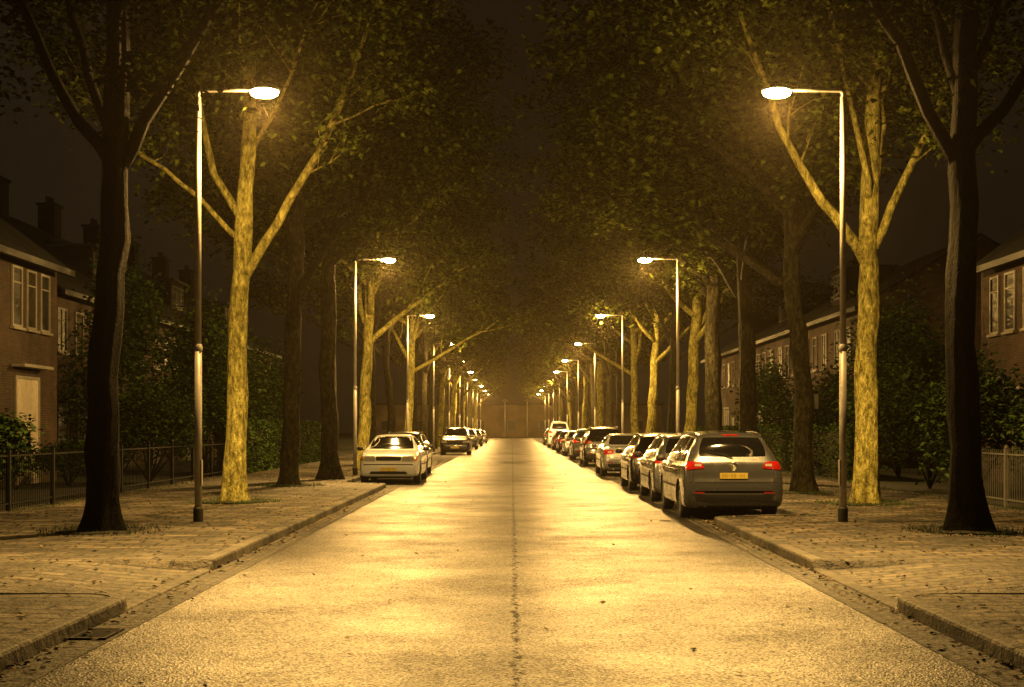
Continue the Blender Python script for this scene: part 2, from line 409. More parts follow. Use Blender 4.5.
def branches(mb, rng, pts, r, tips, lo=.25, cnt=4, L=(1.2, 2.4)):
    for j in range(cnt):
        i = int((lo + (1 - lo) * (j + rng.random() * .6) / cnt) * (len(pts) - 1)); i = min(i, len(pts) - 2)
        t = (pts[i + 1] - pts[i]).normalized(); a = rng.uniform(0, 2 * PI)
        d = t + Vector((math.cos(a), math.sin(a), rng.uniform(-.1, .6))) * .9
        q = grow(mb, rng, pts[i], d, rng.uniform(*L), r * .45, .012, .12, 5, .03)
        tips.append(tuple(q[-1])); tips.append(tuple(q[len(q) // 2] + Vector((0, 0, .1))))
        for _ in range(2):
            i2 = rng.randrange(1, len(q) - 1); a = rng.uniform(0, 2 * PI)
            q2 = grow(mb, rng, q[i2], (q[i2 + 1] - q[i2]).normalized() + Vector((math.cos(a), math.sin(a), .1)), rng.uniform(.5, 1.1), .016, .006, .15, 4)
            tips.append(tuple(q2[-1]))
def tree_meshes(seed, r0, fork, H, limbs=None, lean=(0, 0), R=5.0, cz=12.3, rz=5.3, zmin=7.2, ncl=130, per=110, size=.12, top=(0, 0), nlimb=7, spread=.62):
    rng = random.Random(seed); mb = MB(); tips = []
    ph = [rng.uniform(0, 6) for _ in range(4)]
    zs = [-.05, .06, .15, .3, .5, .8, 1.2] + frange(1.7, fork, .5) + frange(fork, H * .86, .8)
    pts, rad = [], []; wx = wy = 0
    for z in zs:
        f = z / fork
        if z > 1: wx += rng.gauss(0, .026); wy += rng.gauss(0, .026)
        if z <= fork: x, y = lean[0] * f + wx, lean[1] * f + wy; r = r0 * (1 - .22 * f)
        else:
            g = (z - fork) / (H * .86 - fork); x, y = lean[0] + wx + top[0] * g, lean[1] + wy + top[1] * g; r = r0 * .72 * (1 - g) ** .8 + .02
        if z < .8: r *= 1 + .48 * (1 - max(z, 0) / .8) ** 2.8
        pts.append((x, y, z)); rad.append(r)
    def fn(a, p):
        z = max(p.z, 0); lob = .16 * max(0, 1 - z / .8)
        return 1 + lob * math.sin(5 * a + ph[0]) + .06 * math.sin(3 * a + ph[1] + z * .8) + .05 * math.sin(7 * a + ph[2] - z * 1.7) + .07 * math.sin(z * 4 + 2 * a + ph[3])
    mb.tube(pts, rad, 22, fn)
    P = [Vector(p) for p in pts]
    branches(mb, rng, [p for p in P if p.z > fork + 2], .09, tips, .1, 6, (1.5, 3))
    def at(z):
        for i in range(len(P) - 1):
            if P[i].z <= z <= P[i + 1].z:
                return P[i].lerp(P[i + 1], (z - P[i].z) / (P[i + 1].z - P[i].z)), rad[i]
        return P[-1], rad[-1]
    if limbs:
        for sp, r in limbs:
            base, br = at(sp[0][2]); q = [base] + [Vector(p) for p in sp[1:]]
            pp = [q[0]]
            for a, b in zip(q, q[1:]):
                n = max(2, int((b - a).length / .4))
                for i in range(1, n + 1):
                    c = a.lerp(b, i / n)
                    if i < n: c += Vector((rng.gauss(0, .035), rng.gauss(0, .04), rng.gauss(0, .025)))
                    pp.append(c)
            d = (q[-1] - q[-2]).normalized()
            for i in range(7):
                d = (d + Vector((rng.gauss(0, .1), rng.gauss(0, .1), .12))).normalized(); pp.append(pp[-1] + d * .5)
            k = len(pp) - 1
            mb.tube(pp, [r * (1 - .85 * (i / k)) for i in range(k + 1)], 10)
            branches(mb, rng, pp, r * .5, tips, .4, 6, (.8, 1.8))
    else:
        a0 = rng.uniform(0, 6)
        for k in range(nlimb):
            base, br = at(fork - .4 + k * .55 + rng.uniform(0, .3)); a = a0 + k * 2.4 + rng.uniform(-.3, .3)
            e = rng.uniform(.55, .95); L = rng.uniform(4, 5.8) * (1 - k * .04)
            q = grow(mb, rng, base, (math.cos(a) * math.cos(e), math.sin(a) * math.cos(e), math.sin(e)), L, min(.13, r0 * .5), .03, .07, 9, .025)
            branches(mb, rng, q, .06, tips, .35, 4, (1.2, 2.4))
    tips = [t for t in tips if t[2] > zmin - .5]
    cm = crown(seed + 9, tips, cz, R, rz, zmin, max(ncl, len(tips)), per, size, spread)
    return mb, cm
TG = 'street trees lining both pavements'
def make_tree(x, y, mb, cm, barkm, label, rz=0, lf='leaf'):
    t = empty('street_tree', (x, y, .1), label, 'tree', TG, rz)
    mb.build('trunk', M[barkm], t, smooth=True); cm.build('crown', M[lf], t)
    return t
mb, cm = tree_meshes(11, .235, 5.3, 15, [
    (((0, 0, 5.2), (-.5, -.2, 6.2), (-1.25, -.3, 7.8)), .10), (((0, 0, 5.6), (-.3, .3, 6.6), (-.65, .4, 8)), .08),
    (((0, 0, 5.1), (.55, .1, 5.9), (1.5, .2, 7.5), (2, .2, 8.4)), .11), (((0, 0, 6.2), (.3, -.4, 7.2), (.7, -.6, 8.6)), .08)],
    lean=(.12, 0), top=(.1, 0), R=4.4, cz=10.5, rz=4.5, zmin=6.3, ncl=250, size=.13, per=135, spread=.42)
make_tree(-5.84, 20, mb, cm, 'shadebark', 'large dark tree in the left foreground, in front of the nearest left lamp', lf='darkleaf')
mb, cm = tree_meshes(12, .235, 5.4, 15, [
    (((0, 0, 5.2), (-.55, 0, 6.0), (-1.2, .1, 7.4), (-1.6, .1, 8.3)), .11), (((0, 0, 5.4), (.45, -.2, 6.0), (1.0, -.3, 7.0), (1.4, -.3, 8.2)), .10),
    (((0, 0, 6.0), (-.2, .4, 7), (-.4, .6, 8.4)), .08), (((0, 0, 6.4), (.4, .2, 7.3), (.6, .4, 8.6)), .07)],
    lean=(-.12, 0), top=(0, 0), R=4.4, cz=10.5, rz=4.5, zmin=6.3, ncl=250, size=.13, per=135, spread=.42)
make_tree(6.5, 20, mb, cm, 'shadebark', 'large dark tree in the right foreground, in front of the nearest right lamp', lf='darkleaf')
mb, cm = tree_meshes(13, .225, 4.6, 15, [
    (((0, 0, 4.3), (.35, -.1, 4.75), (1.1, -.2, 6.0), (1.75, -.3, 7.0), (2.15, -.3, 7.9)), .115), (((0, 0, 5.6), (-.45, .1, 6.6), (-.8, .1, 8.3)), .085),
    (((0, 0, 5.2), (-.7, -.1, 6.1), (-1.8, -.2, 6.9)), .06), (((0, 0, 5.9), (.3, -.2, 6.8), (.75, -.3, 7.6)), .06)],
    lean=(.05, 0), top=(.25, .3), R=5.0, cz=12.0, rz=4.6, zmin=7.6, ncl=260, size=.14, per=130, spread=.42)
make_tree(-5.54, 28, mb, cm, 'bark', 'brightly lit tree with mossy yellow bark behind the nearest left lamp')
mb, cm = tree_meshes(14, .24, 4.9, 15, [
    (((0, 0, 4.6), (-.4, -.1, 5.3), (-.9, -.15, 5.9), (-1.75, -.3, 7.3)), .12), (((0, 0, 4.8), (.35, 0, 5.4), (.85, -.1, 6.6), (1.35, -.1, 7.6)), .10),
    (((0, 0, 5.8), (-.15, -.3, 6.8), (-.5, -.4, 8.2)), .07), (((0, 0, 6.0), (.3, .2, 7), (.5, .3, 8.4)), .08)],
    lean=(.12, 0), top=(.2, .2), R=5.3, cz=11.8, rz=4.8, zmin=6.7, ncl=270, size=.14, per=130, spread=.42)
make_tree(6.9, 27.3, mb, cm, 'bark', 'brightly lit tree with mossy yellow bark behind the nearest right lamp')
protos = []; farcrown = {}
specs = [(21, .24, 5.2, 15.5), (22, .21, 4.6, 16.5), (23, .26, 5.8, 16), (24, .20, 5.0, 15), (25, .23, 4.8, 17)]
left = [(-5.73, 36), (-5.25, 40.5), (-5.45, 51), (-5.8, 58), (-5.7, 66), (-5.5, 73)] + [(-5.6, 81 + 9 * i) for i in range(16)]
right = [(6.6, 32), (6.7, 39), (6.6, 46), (6.5, 52.5), (6.7, 60), (6.6, 68), (6.55, 76)] + [(6.6, 85 + 9 * i) for i in range(16)]
rng = random.Random(5)
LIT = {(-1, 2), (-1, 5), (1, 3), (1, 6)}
for side, lst, nm in ((-1, left, 'left'), (1, right, 'right')):
    for i, (x, y) in enumerate(lst):
        k = (i * 2 + (side > 0) * 3 + (i // 5)) % 5
        lab = '%s tree from the front in the row on the %s pavement' % (ORD[i + 2], nm)
        if side < 0 and i == 0: lab = 'dark third tree on the left pavement, before the close pair by the parking bay'
        if side < 0 and i == 1: lab = 'slim dark fourth tree on the left pavement, just before the pale parked saloon'
        if side > 0 and i == 0: lab = 'third tree on the right pavement, beside the nearest silver estate car'
        if len(protos) <= k or protos[k] is None:
            while len(protos) <= k: protos.append(None)
            sd, r0, fk, H = specs[k]
            mb, cm = tree_meshes(sd, r0, fk, H, lean=(rng.uniform(-.2, .2), rng.uniform(-.2, .2)), R=5.15, cz=12.0, rz=5.7, zmin=6.1, ncl=260, per=115, size=.19, top=(rng.uniform(-.5, .5), 0), spread=.45)
            t = make_tree(x, y, mb, cm, 'midbark', lab, rng.uniform(0, 6.28)); protos[k] = t
            fm = MB()
            for q in range(0, len(cm.f), 5):   # a lighter crown for the far end of the rows: every fifth leaf, larger
                vs_ = [Vector(cm.v[j]) for j in cm.f[q]]; c = sum(vs_, Vector()) / 4; n = len(fm.v)
                fm.v += [tuple(c + (v_ - c) * 2.3) for v_ in vs_]; fm.f.append((n, n + 1, n + 2, n + 3))
            me = bpy.data.meshes.new('crown'); me.from_pydata(fm.v, [], fm.f); me.materials.append(M['leaf']); farcrown[k] = me
        else:
            t = copy_tree(protos[k]); t.location = (x + rng.uniform(-.15, .15), y, .1); t.rotation_euler.z = rng.uniform(0, 6.28); t['label'] = lab
            sc = rng.uniform(.93, 1.07) * (1.08 if side > 0 else 1); t.scale = (sc, sc, 1)
        for c in t.children:
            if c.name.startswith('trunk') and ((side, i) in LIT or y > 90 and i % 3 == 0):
                c.material_slots[0].link = 'OBJECT'; c.material_slots[0].material = M['bark']  # swaps in the bark that has lamplight in its colour
            if c.name.startswith('crown') and y > 88: c.data = farcrown[k]

rng = random.Random(3)
for (x, y) in [(-5.84, 20), (6.5, 20), (-5.54, 28), (6.9, 27.3), (-5.73, 36), (6.6, 32)]:
    mb = MB(); n = 20; c = len(mb.v); mb.v.append((x, y, .165))
    for k in range(n):
        a = 2 * PI * k / n; r = .62 + rng.uniform(-.08, .1); mb.v.append((x + r * math.cos(a), y + r * math.sin(a), .132 + rng.uniform(0, .008)))
    for k in range(n): mb.f.append((0, 1 + k, 1 + (k + 1) % n))
    struct('soil', mb, M['soil'])
mb = MB(); rng = random.Random(8)
for i in range(6200):
    if i < 4000:
        x, y = rng.choice([(-5.84, 20), (6.5, 20), (-5.54, 28), (6.9, 27.3), (-5.73, 36), (6.6, 32)]); a = rng.uniform(0, 6.28); r = rng.uniform(.35, .95)
        x += r * math.cos(a); y += r * math.sin(a) * 1.1
    else:
        x = rng.choice((-8.7, 9.0)) + rng.gauss(0, .12); y = rng.uniform(14, 50)
    h = rng.uniform(.03, .10); dx, dy = rng.gauss(0, .03), rng.gauss(0, .03); a = rng.uniform(0, 3.14); w2 = .006
    n = len(mb.v); mb.v += [(x - w2 * math.cos(a), y - w2 * math.sin(a), .12), (x + w2 * math.cos(a), y + w2 * math.sin(a), .12), (x + dx, y + dy, .12 + h)]; mb.f.append((n, n + 1, n + 2))
tag(mb.build('grass_tufts', M['leaf2']), 'short grass and weeds round the trunks and fence feet', 'grass', kind='stuff')
mb = MB()
for i in range(7500):
    s = rng.choice((-1, 1)); u = rng.random(); y = 8 + 60 * rng.random() ** 1.5
    if u < .2: ax = K - abs(rng.gauss(0, .12)); z = .012
    elif u < .22: ax = rng.uniform(0, K); z = .01
    else:
        ax = rng.uniform(xin(s, y) + .15, 9.0); z = zpave(ax, y) + .012
    a = rng.uniform(0, 6.28); L = rng.uniform(.03, .075); W = L * .4
    d = Vector((math.cos(a) * L, math.sin(a) * L, rng.uniform(-.004, .02))); e = Vector((-math.sin(a) * W, math.cos(a) * W, rng.uniform(0, .012))); p = Vector((s * ax, y, z))
    n = len(mb.v); mb.v += [tuple(p), tuple(p + d * .5 + e), tuple(p + d), tuple(p + d * .5 - e)]; mb.f.append((n, n + 1, n + 2, n + 3))
tag(mb.build('fallen_leaves', M['deadleaf']), 'dry fallen leaves scattered over pavements, gutters and road', 'leaves', kind='stuff')

def bush(name, x, y, rx, ry, h, n, size, label, cat='bush', seed=0, mat='leaf2', group='garden shrubs behind the pavements'):
    rng = random.Random(seed + 100); mb = MB()
    cl = []
    for _ in range(34):
        a = rng.uniform(0, 6.28); e = rng.uniform(-.3, 1.5); r = rng.uniform(.45, .95)
        cl.append(Vector((math.cos(a) * math.cos(e) * rx * r, math.sin(a) * math.cos(e) * ry * r, h * .45 + math.sin(e) * h * .5 * r)))
    for i in range(n):
        c = rng.choice(cl); sp = .17 * (rx + ry) / 2 + .05
        p = c + Vector((rng.gauss(0, sp), rng.gauss(0, sp), rng.gauss(0, sp * h * .35)))
        if p.z < .03: p.z = rng.uniform(.03, .4)
        add_leaf(mb, rng, p, size)
    st = MB()
    for k in range(7):
        c = cl[k]; st.tube([(0, 0, 0), tuple(c * .5), tuple(c)], [.03, .02, .008], 5)
    t = empty(name, (x, y, .1), label, cat, group)
    mb.build('foliage', M[mat], t); st.build('stem', M['shadebark'], t)
    return t
def hedge(x0, x1, y0, y1, h, n, label, seed):
    rng = random.Random(seed); mb = MB()
    core = MB(); core.box(x0 + .1 - (x0 + x1) / 2, x1 - .1 - (x0 + x1) / 2, y0 + .1 - (y0 + y1) / 2, y1 - .1 - (y0 + y1) / 2, 0, h - .1)
    for _ in range(n):
        f = rng.random(); px, py, pz = rng.uniform(x0, x1), rng.uniform(y0, y1), rng.uniform(0, h)
        if f < .3: pz = h + rng.gauss(0, .04)
        elif f < .85: px = (x0 if x0 > 0 else x1) + rng.gauss(0, .05)
        else: py = y0 + rng.gauss(0, .05)
        add_leaf(mb, rng, Vector((px - (x0 + x1) / 2, py - (y0 + y1) / 2, pz)), .10)
    t = empty('hedge', ((x0 + x1) / 2, (y0 + y1) / 2, .1), label, 'hedge')
    core.build('branches', M['soil'], t); mb.build('foliage', M['leaf2'], t)
hedge(-9.3, -8.6, 44.2, 68, 1.7, 17000, 'long clipped hedge along the left gardens beyond the iron railing', 1)
hedge(9.6, 10.3, 40, 75, 1.5, 16000, 'long clipped hedge along the right gardens behind the parked cars', 2)
bush('shrub', -10.0, 26.6, .75, .9, 1.9, 4800, .12, 'leafy garden shrub at the left edge of the picture behind the railing', seed=1)
bush('shrub', -11.4, 36.0, .9, 1.0, 1.2, 3500, .10, 'low rounded shrub in front of the left brick house', seed=2)
bush('shrub', -10.0, 38.6, 1.3, 1.3, 2.7, 7000, .13, 'bushy dark shrub behind the middle of the left railing', seed=3)
bush('small_tree', -10.1, 46, 1.4, 1.6, 5.4, 8000, .16, 'tall broad evergreen shrub rising over the left hedge', seed=4)
bush('shrub', -11.0, 54, 1.8, 1.8, 5.2, 6000, .18, 'second tall shrub behind the left hedge, farther away', seed=5)
bush('shrub', -12.0, 43, 1.6, 1.6, 6.2, 8000, .16, 'tallest dark shrub between the left house and the farther terrace', seed=15)
bush('shrub', -11.4, 64, 1.8, 2.0, 5.0, 5000, .19, 'third tall shrub along the farther left gardens', seed=16)
bush('shrub', 9.9, 30, 1.4, 1.5, 3.0, 7000, .12, 'big dark leafy shrub behind the lit right tree', seed=6)
bush('shrub', 10.6, 26.5, 1.2, 1.2, 2.6, 5500, .11, 'broad shrub behind the pale railing at the right edge', seed=7)
bush('shrub', 10.3, 34.5, 1.5, 1.4, 3.6, 7000, .13, 'rounded shrub in the right gardens before the hedge', seed=8)
bush('shrub', 11.6, 42, 1.6, 1.6, 5.2, 6500, .16, 'tall shrub behind the near end of the right hedge', seed=9)
bush('shrub', 11.6, 51, 1.3, 1.6, 3.6, 4000, .16, 'leafy shrub midway along the right hedge', seed=10)
bush('shrub', 11.8, 64, 1.5, 2.0, 4.4, 4000, .18, 'tall shrub toward the far end of the right hedge', seed=11)

# ------------------------------------------------------------------ fences
def fence(x, y0, y1, h, mat, label, n):
    t = empty('iron_fence', (x, y0, .1), label, 'fence'); L = y1 - y0
    m = MB(); m.box(-.02, .02, 0, L, h - .06, h - .03).box(-.02, .02, 0, L, .14, .17); m.build('rail', M[mat], t)
    m = MB(); k = int(L / .12)
    for i in range(k): yy = .06 + i * .12; m.tube([(0, yy, .05), (0, yy, h + .04)], .008, 6)
    m.build('bars', M[mat], t)
    for i in range(n + 1):
        yy = L * i / n; m = MB(); m.box(-.035, .035, yy - .035, yy + .035, 0, h + .06).lathe([(.045, h + .06), (.05, h + .09), (.001, h + .14)], 8, c=(0, yy, 0)); m.build('post', M[mat], t)
fence(-8.95, 22.5, 44.0, 1.05, 'iron', 'low black iron railing along the left garden', 9)
fence(9.3, 22.6, 28.2, 1.05, 'paleiron', 'pale metal railing in front of the right garden at the picture edge', 3)

# ------------------------------------------------------------------ street lamps
def make_lamp():
    t = empty('street_lamp', (0, 0, .1), '', 'street lamp', 'street lamps along both kerbs')
    H = 6.8
    MB().lathe([(.078, -.02), (.078, .22), (.07, .26), (.06, .26)], 20).build('pole_base', M['polebase'], t, smooth=True)
    MB().tube([(0, 0, .2), (0, 0, 2.75)], [.058, .055], 16).build('lower_pole', M['pole'], t, smooth=True)
    MB().lathe([(.055, 2.70), (.064, 2.72), (.064, 2.78), (.048, 2.82)], 16).build('collar', M['pole'], t, smooth=True)
    MB().tube([(0, 0, 2.78), (0, 0, H - .10)], [.049, .043], 14).build('upper_pole', M['pole'], t, smooth=True)
    d = MB(); d.box(.052, .062, -.045, .045, .6, 1.0); d.build('access_door', M['pole'], t)
    pts = [(0, 0, H - .10), (0, 0, H - .06)] + [(.06 - .06 * math.cos(a), 0, H - .06 + .06 * math.sin(a)) for a in [i / 6 * PI / 2 for i in range(1, 7)]] + [(.4, 0, H + .005), (.78, 0, H + .01)]
    MB().tube(pts, .028, 10).build('arm', M['pole'], t, smooth=True)
    hd = MB(); n = 18
    for i, (x, hw, hh) in enumerate([(.76, .03, .02), (.80, .06, .03), (.88, .10, .034), (1.0, .125, .036), (1.13, .12, .034), (1.23, .09, .03), (1.28, .05, .02)]):
        for k in range(n):
            a = 2 * PI * k / n; hd.v.append((x, hw * math.cos(a), H + .02 + max(-.02, hh * math.sin(a))))
    for i in range(6):
        for k in range(n): a = i * n + k; b = i * n + (k + 1) % n; hd.f.append((a, b, b + n, a + n))
    hd.f.append(tuple(range(n))); hd.f.append(tuple(6 * n + k for k in range(n)))
    ho = hd.build('lamp_head', M['head'], t, smooth=True)
    ln = MB(); rings = [(1.0, .022), (1.06, -.02), (.97, -.065), (.68, -.10), (.02, -.115)]
    for q, z in rings:
        for k in range(20): a = 2 * PI * k / 20; ln.v.append((1.04 + .215 * q * math.cos(a), .128 * q * math.sin(a), H - .003 + z))
    for i in range(4):
        for k in range(20): a = i * 20 + k; b = i * 20 + (k + 1) % 20; ln.f.append((a, b, b + 20, a + 20))
    ln.build('lens', M['lens'], ho, smooth=True)
    ld = bpy.data.lights.new('lamp_light', 'POINT'); ld.energy = 4500; ld.color = (1, .56, .14); ld.shadow_soft_size = .12
    # luminaire distribution: twin wide beams along the street, less sideways and upwards
    ld.use_nodes = True; nt = ld.node_tree; em = nt.nodes['Emission']
    tc = nd(nt, 'ShaderNodeTexCoord'); sp = nd(nt, 'ShaderNodeSeparateXYZ'); nt.links.new(tc.outputs['Normal'], sp.inputs[0])
    c = mathn(nt, 'MULTIPLY', mathn(nt, 'SUBTRACT', 1.0, sp.outputs[2]), .5)
    g = ramp(nt, c, [(0, (.12,) * 3), (.34, (.2,) * 3), (.46, (.6,) * 3), (.56, (.95,) * 3), (.68, (.75,) * 3), (.77, (1.3,) * 3), (.84, (2.2,) * 3), (.91, (1.2,) * 3), (1, (.7,) * 3)]).outputs[0]
    xx = mathn(nt, 'MULTIPLY', sp.outputs[0], sp.outputs[0]); yy = mathn(nt, 'MULTIPLY', sp.outputs[1], sp.outputs[1])
    hz = mathn(nt, 'ADD', mathn(nt, 'ADD', xx, yy), .02)
    az = mathn(nt, 'DIVIDE', xx, hz)          # 0 along the street, 1 across it
    sxf = mathn(nt, 'SUBTRACT', 1.0, mathn(nt, 'MULTIPLY', az, .72))
    st = mathn(nt, 'MULTIPLY', g, sxf); nt.links.new(st, em.inputs['Strength'])
    lo = bpy.data.objects.new('lamp_light', ld); COL.objects.link(lo); lo.parent = t; lo.location = (1.04, 0, H - .30)
    return t
lamp = make_lamp(); first = True
for s, nm in ((-1, 'left'), (1, 'right')):
    for i in range(10):
        t = lamp if first else copy_tree(lamp); first = False
        t.location = (-4.93 if s < 0 else 5.2, 22 * (i + 1) + (0 if s < 0 else -.1 * i), .1); t.rotation_euler.z = 0 if s < 0 else PI
        t['label'] = ('tall street lamp on the %s pavement, nearest the camera' % nm) if i == 0 else '%s lit street lamp from the front along the %s pavement' % (ORD[i], nm)

# ------------------------------------------------------------------ houses
FR = 'frame'
def window(root, off, s, X, yc, zc, w, h, mullion=1, pane='glass', sill=True):
    fx0, fx1 = X - s * .05, X + s * .01
    a, b = min(fx0, fx1), max(fx0, fx1); m = MB(); f = .065
    m.box(a, b, yc - w / 2, yc - w / 2 + f, zc - h / 2, zc + h / 2).box(a, b, yc + w / 2 - f, yc + w / 2, zc - h / 2, zc + h / 2)
    m.box(a, b, yc - w / 2 + f, yc + w / 2 - f, zc + h / 2 - f, zc + h / 2).box(a, b, yc - w / 2 + f, yc + w / 2 - f, zc - h / 2, zc - h / 2 + f)
    a2, b2 = sorted((X - s * .042, X + s * .01))
    for k in range(mullion): yy = yc - w / 2 + w * (k + 1) / (mullion + 1); m.box(a2, b2, yy - .025, yy + .025, zc - h / 2 + f, zc + h / 2 - f)
    m.box(a2, b2, yc - w / 2 + f, yc + w / 2 - f, zc + h * .22, zc + h * .22 + .04)
    fr = m.build('window', M[FR], root, off)
    a3, b3 = sorted((X - s * .015, X + s * .008)); MB().box(a3, b3, yc - w / 2 + f, yc + w / 2 - f, zc - h / 2 + f, zc + h / 2 - f).build('pane', M[pane], fr, off)
    if sill:
        a4, b4 = sorted((X - s * .11, X + s * .01)); MB().box(a4, b4, yc - w / 2 - .06, yc + w / 2 + .06, zc - h / 2 - .07, zc - h / 2 - .002).build('sill', M[FR], fr, off)
def house(s, W, y0, y1, eave, ridge, label, brick, ups, downs, door, dormer=None, chim=(.5,), group='brick terraced houses'):
    off = (s * W, (y0 + y1) / 2, .1); t = empty('brick_house', off, label, 'house', group)
    X = s * W; D = 8.5; a, b = sorted((X, X + s * D))
    wl = MB().box(a, b, y0 + .003, y1 - .003, 0, eave)
    xr = X + s * D / 2
    for yy in (y0 + .003, y1 - .003):
        k = len(wl.v); wl.v += [(X, yy, eave), (X + s * D, yy, eave), (xr, yy, ridge - .1)]; wl.f.append((k, k + 1, k + 2))
    wl.build('wall', M[brick], t, off)
    ov = .4; r = MB(); sl = (ridge - eave) / (D / 2)
    for (xa, dirn) in ((X - s * ov, 1), (X + s * (D + ov), -1)):
        za = eave - ov * sl * .6; k = len(r.v)
        r.v += [(xa, y0, za), (xa, y1, za), (xr, y1, ridge), (xr, y0, ridge), (xa, y0, za - .1), (xa, y1, za - .1), (xr, y1, ridge - .12), (xr, y0, ridge - .12)]
        r.f += [tuple(k + q for q in f) for f in ((0, 1, 2, 3), (4, 5, 6, 7), (0, 1, 5, 4), (1, 2, 6, 5), (0, 3, 7, 4))]
    ro = r.build('roof', M['tiles'], t, off)
    for c in chim:
        yc = y0 + (y1 - y0) * c; m = MB(); m.box(xr - .35, xr + .35, yc - .45, yc + .45, ridge - .5, ridge + 1.1).box(xr - .42, xr + .42, yc - .52, yc + .52, ridge + 1.1, ridge + 1.2)
        m.lathe([(.12, ridge + 1.2), (.1, ridge + 1.5)], 10, c=(xr, yc - .2, 0)).lathe([(.12, ridge + 1.2), (.1, ridge + 1.5)], 10, c=(xr, yc + .2, 0)); m.build('chimney', M['tiles'], ro, off)
    g = sorted((X - s * (ov + .12), X - s * ov)); MB().box(g[0], g[1], y0 + .01, y1 - .01, eave - ov * sl * .6 - .2, eave - ov * sl * .6 - .03).build('gutter', M['trim'], t, off)
    for (yy, zz, w_, h_, mu, pn) in ups + downs: window(t, off, s, X, yy, zz, w_, h_, mu, pn)
    if door:
        yy, w_, h_, mat = door; a2, b2 = sorted((X - s * .05, X + s * .01)); m = MB(); m.box(a2, b2, yy - w_ / 2 - .08, yy - w_ / 2, 0, h_ + .08).box(a2, b2, yy + w_ / 2, yy + w_ / 2 + .08, 0, h_ + .08).box(a2, b2, yy - w_ / 2, yy + w_ / 2, h_, h_ + .08)
        fr = m.build('door_frame', M[FR], t, off); a3, b3 = sorted((X - s * .03, X + s * .01))
        dd = MB().box(a3, b3, yy - w_ / 2, yy + w_ / 2, 0, h_).build('door', M[mat], t, off)
        MB().tube([(X - s * .03, yy + w_ * .38, 1.05), (X - s * .08, yy + w_ * .38, 1.05), (X - s * .08, yy + w_ * .3, 1.05)], .012, 6).build('handle', M['chrome'], dd, off)
        cn = sorted((X - s * .35, X + s * .01)); MB().box(cn[0], cn[1], yy - w_ / 2 - .3, yy + w_ / 2 + .3, h_ + .3, h_ + .38).build('canopy', M[FR], t, off)
    if dormer:
        yy, w_ = dormer; xd = X + s * 1.0; zb = eave + .5; a4, b4 = sorted((xd, xd + s * 2.2)); dm = MB().box(a4, b4, yy - w_ / 2, yy + w_ / 2, zb, zb + 1.7).build('dormer', M['tiles'], t, off)
        a5, b5 = sorted((xd - s * .2, xd + s * 2.3)); MB().box(a5, b5, yy - w_ / 2 - .15, yy + w_ / 2 + .15, zb + 1.7, zb + 1.8).build('dormer_roof', M['trim'], dm, off)
        window(dm, off, s, xd, yy, zb + .95, w_ - .3, 1.1, 2, 'glass', False)
house(-1, 13, 31, 40, 6.3, 9.6, 'brown brick house with three narrow upper windows at the left edge', 'brickL',
      [(33.2, 5.05, .8, 1.6, 0, 'glass'), (36.7, 5.05, .75, 1.6, 0, 'glass'), (37.8, 5.05, .75, 1.6, 0, 'curtain'), (38.9, 5.05, .75, 1.6, 0, 'glass')],
      [(34, 1.9, 1.8, 1.7, 1, 'curtain')], (37.5, 1.7, 2.9, 'door'), chim=(.3, .85))
house(1, 13.4, 31, 40, 6.3, 9.6, 'red brick house with pale framed windows at the right edge', 'brickR',
      [(36.2, 5.0, .8, 1.6, 0, 'curtain'), (37.6, 5.0, .8, 1.6, 0, 'glass'), (38.8, 5.0, .7, 1.6, 0, 'glass')],
      [(34.5, 1.9, 1.8, 1.7, 1, 'glass'), (38.6, 2.2, 1.2, 1.7, 1, 'curtain')], (36.8, 1.0, 2.3, 'darkdoor'), chim=(.2,))
FR = 'frame2'
for s, W, ya, n, br, nm, sd in ((-1, 15.2, 46, 7, 'brickL', 'left', 1), (1, 13.5, 53, 7, 'brickR', 'right', 2)):
    rng = random.Random(sd)
    for i in range(n):
        y0 = ya + 6.2 * i; y1 = y0 + 6.2; pn = lambda: rng.choice(('glass', 'glass', 'curtain'))
        house(s, W, y0, y1, 6.4, 9.8 if s < 0 else 9.0, '%s house from the front in the farther brick terrace on the %s side' % (ORD[i], nm), br,
              [(y0 + 1.2, 4.9, 1.0, 1.5, 1, pn()), (y0 + 3.1, 4.9, .9, 1.5, 0, pn()), (y0 + 4.9, 4.9, 1.0, 1.5, 1, pn())],
              [(y0 + 4.0, 2.0, 2.2, 1.8, 2, pn())], (y0 + 1.3, .95, 2.2, 'darkdoor'), (y0 + 3.1, 2.6) if i % 2 else None, chim=(.08,) if (s < 0 or i in (3, 6)) else ())
off = (0, 243, 0); t = empty('low_building', off, 'wide low building closing the far end of the street', 'building')
MB().box(-26, 26, 243, 253, 0, 5.6).build('wall', M['endwall'], t, off)
MB().box(-26.4, 26.4, 242.6, 253.4, 5.6, 5.9).build('roof', M['tiles'], t, off)
for i in range(9):
    xc = -22 + i * 5.5; y_ = 243; zc = 2.0; m = MB(); m.box(xc - .8, xc - .7, y_ - .07, y_ + .01, zc - .9, zc + .9).box(xc + .7, xc + .8, y_ - .07, y_ + .01, zc - .9, zc + .9).box(xc - .7, xc + .7, y_ - .07, y_ + .01, zc + .8, zc + .9).box(xc - .7, xc + .7, y_ - .07, y_ + .01, zc - .9, zc - .8)
    fr = m.build('window', M['frame2'], t, off); MB().box(xc - .7, xc + .7, y_ - .03, y_ + .01, zc - .8, zc + .8).build('pane', M['trim'], fr, off)
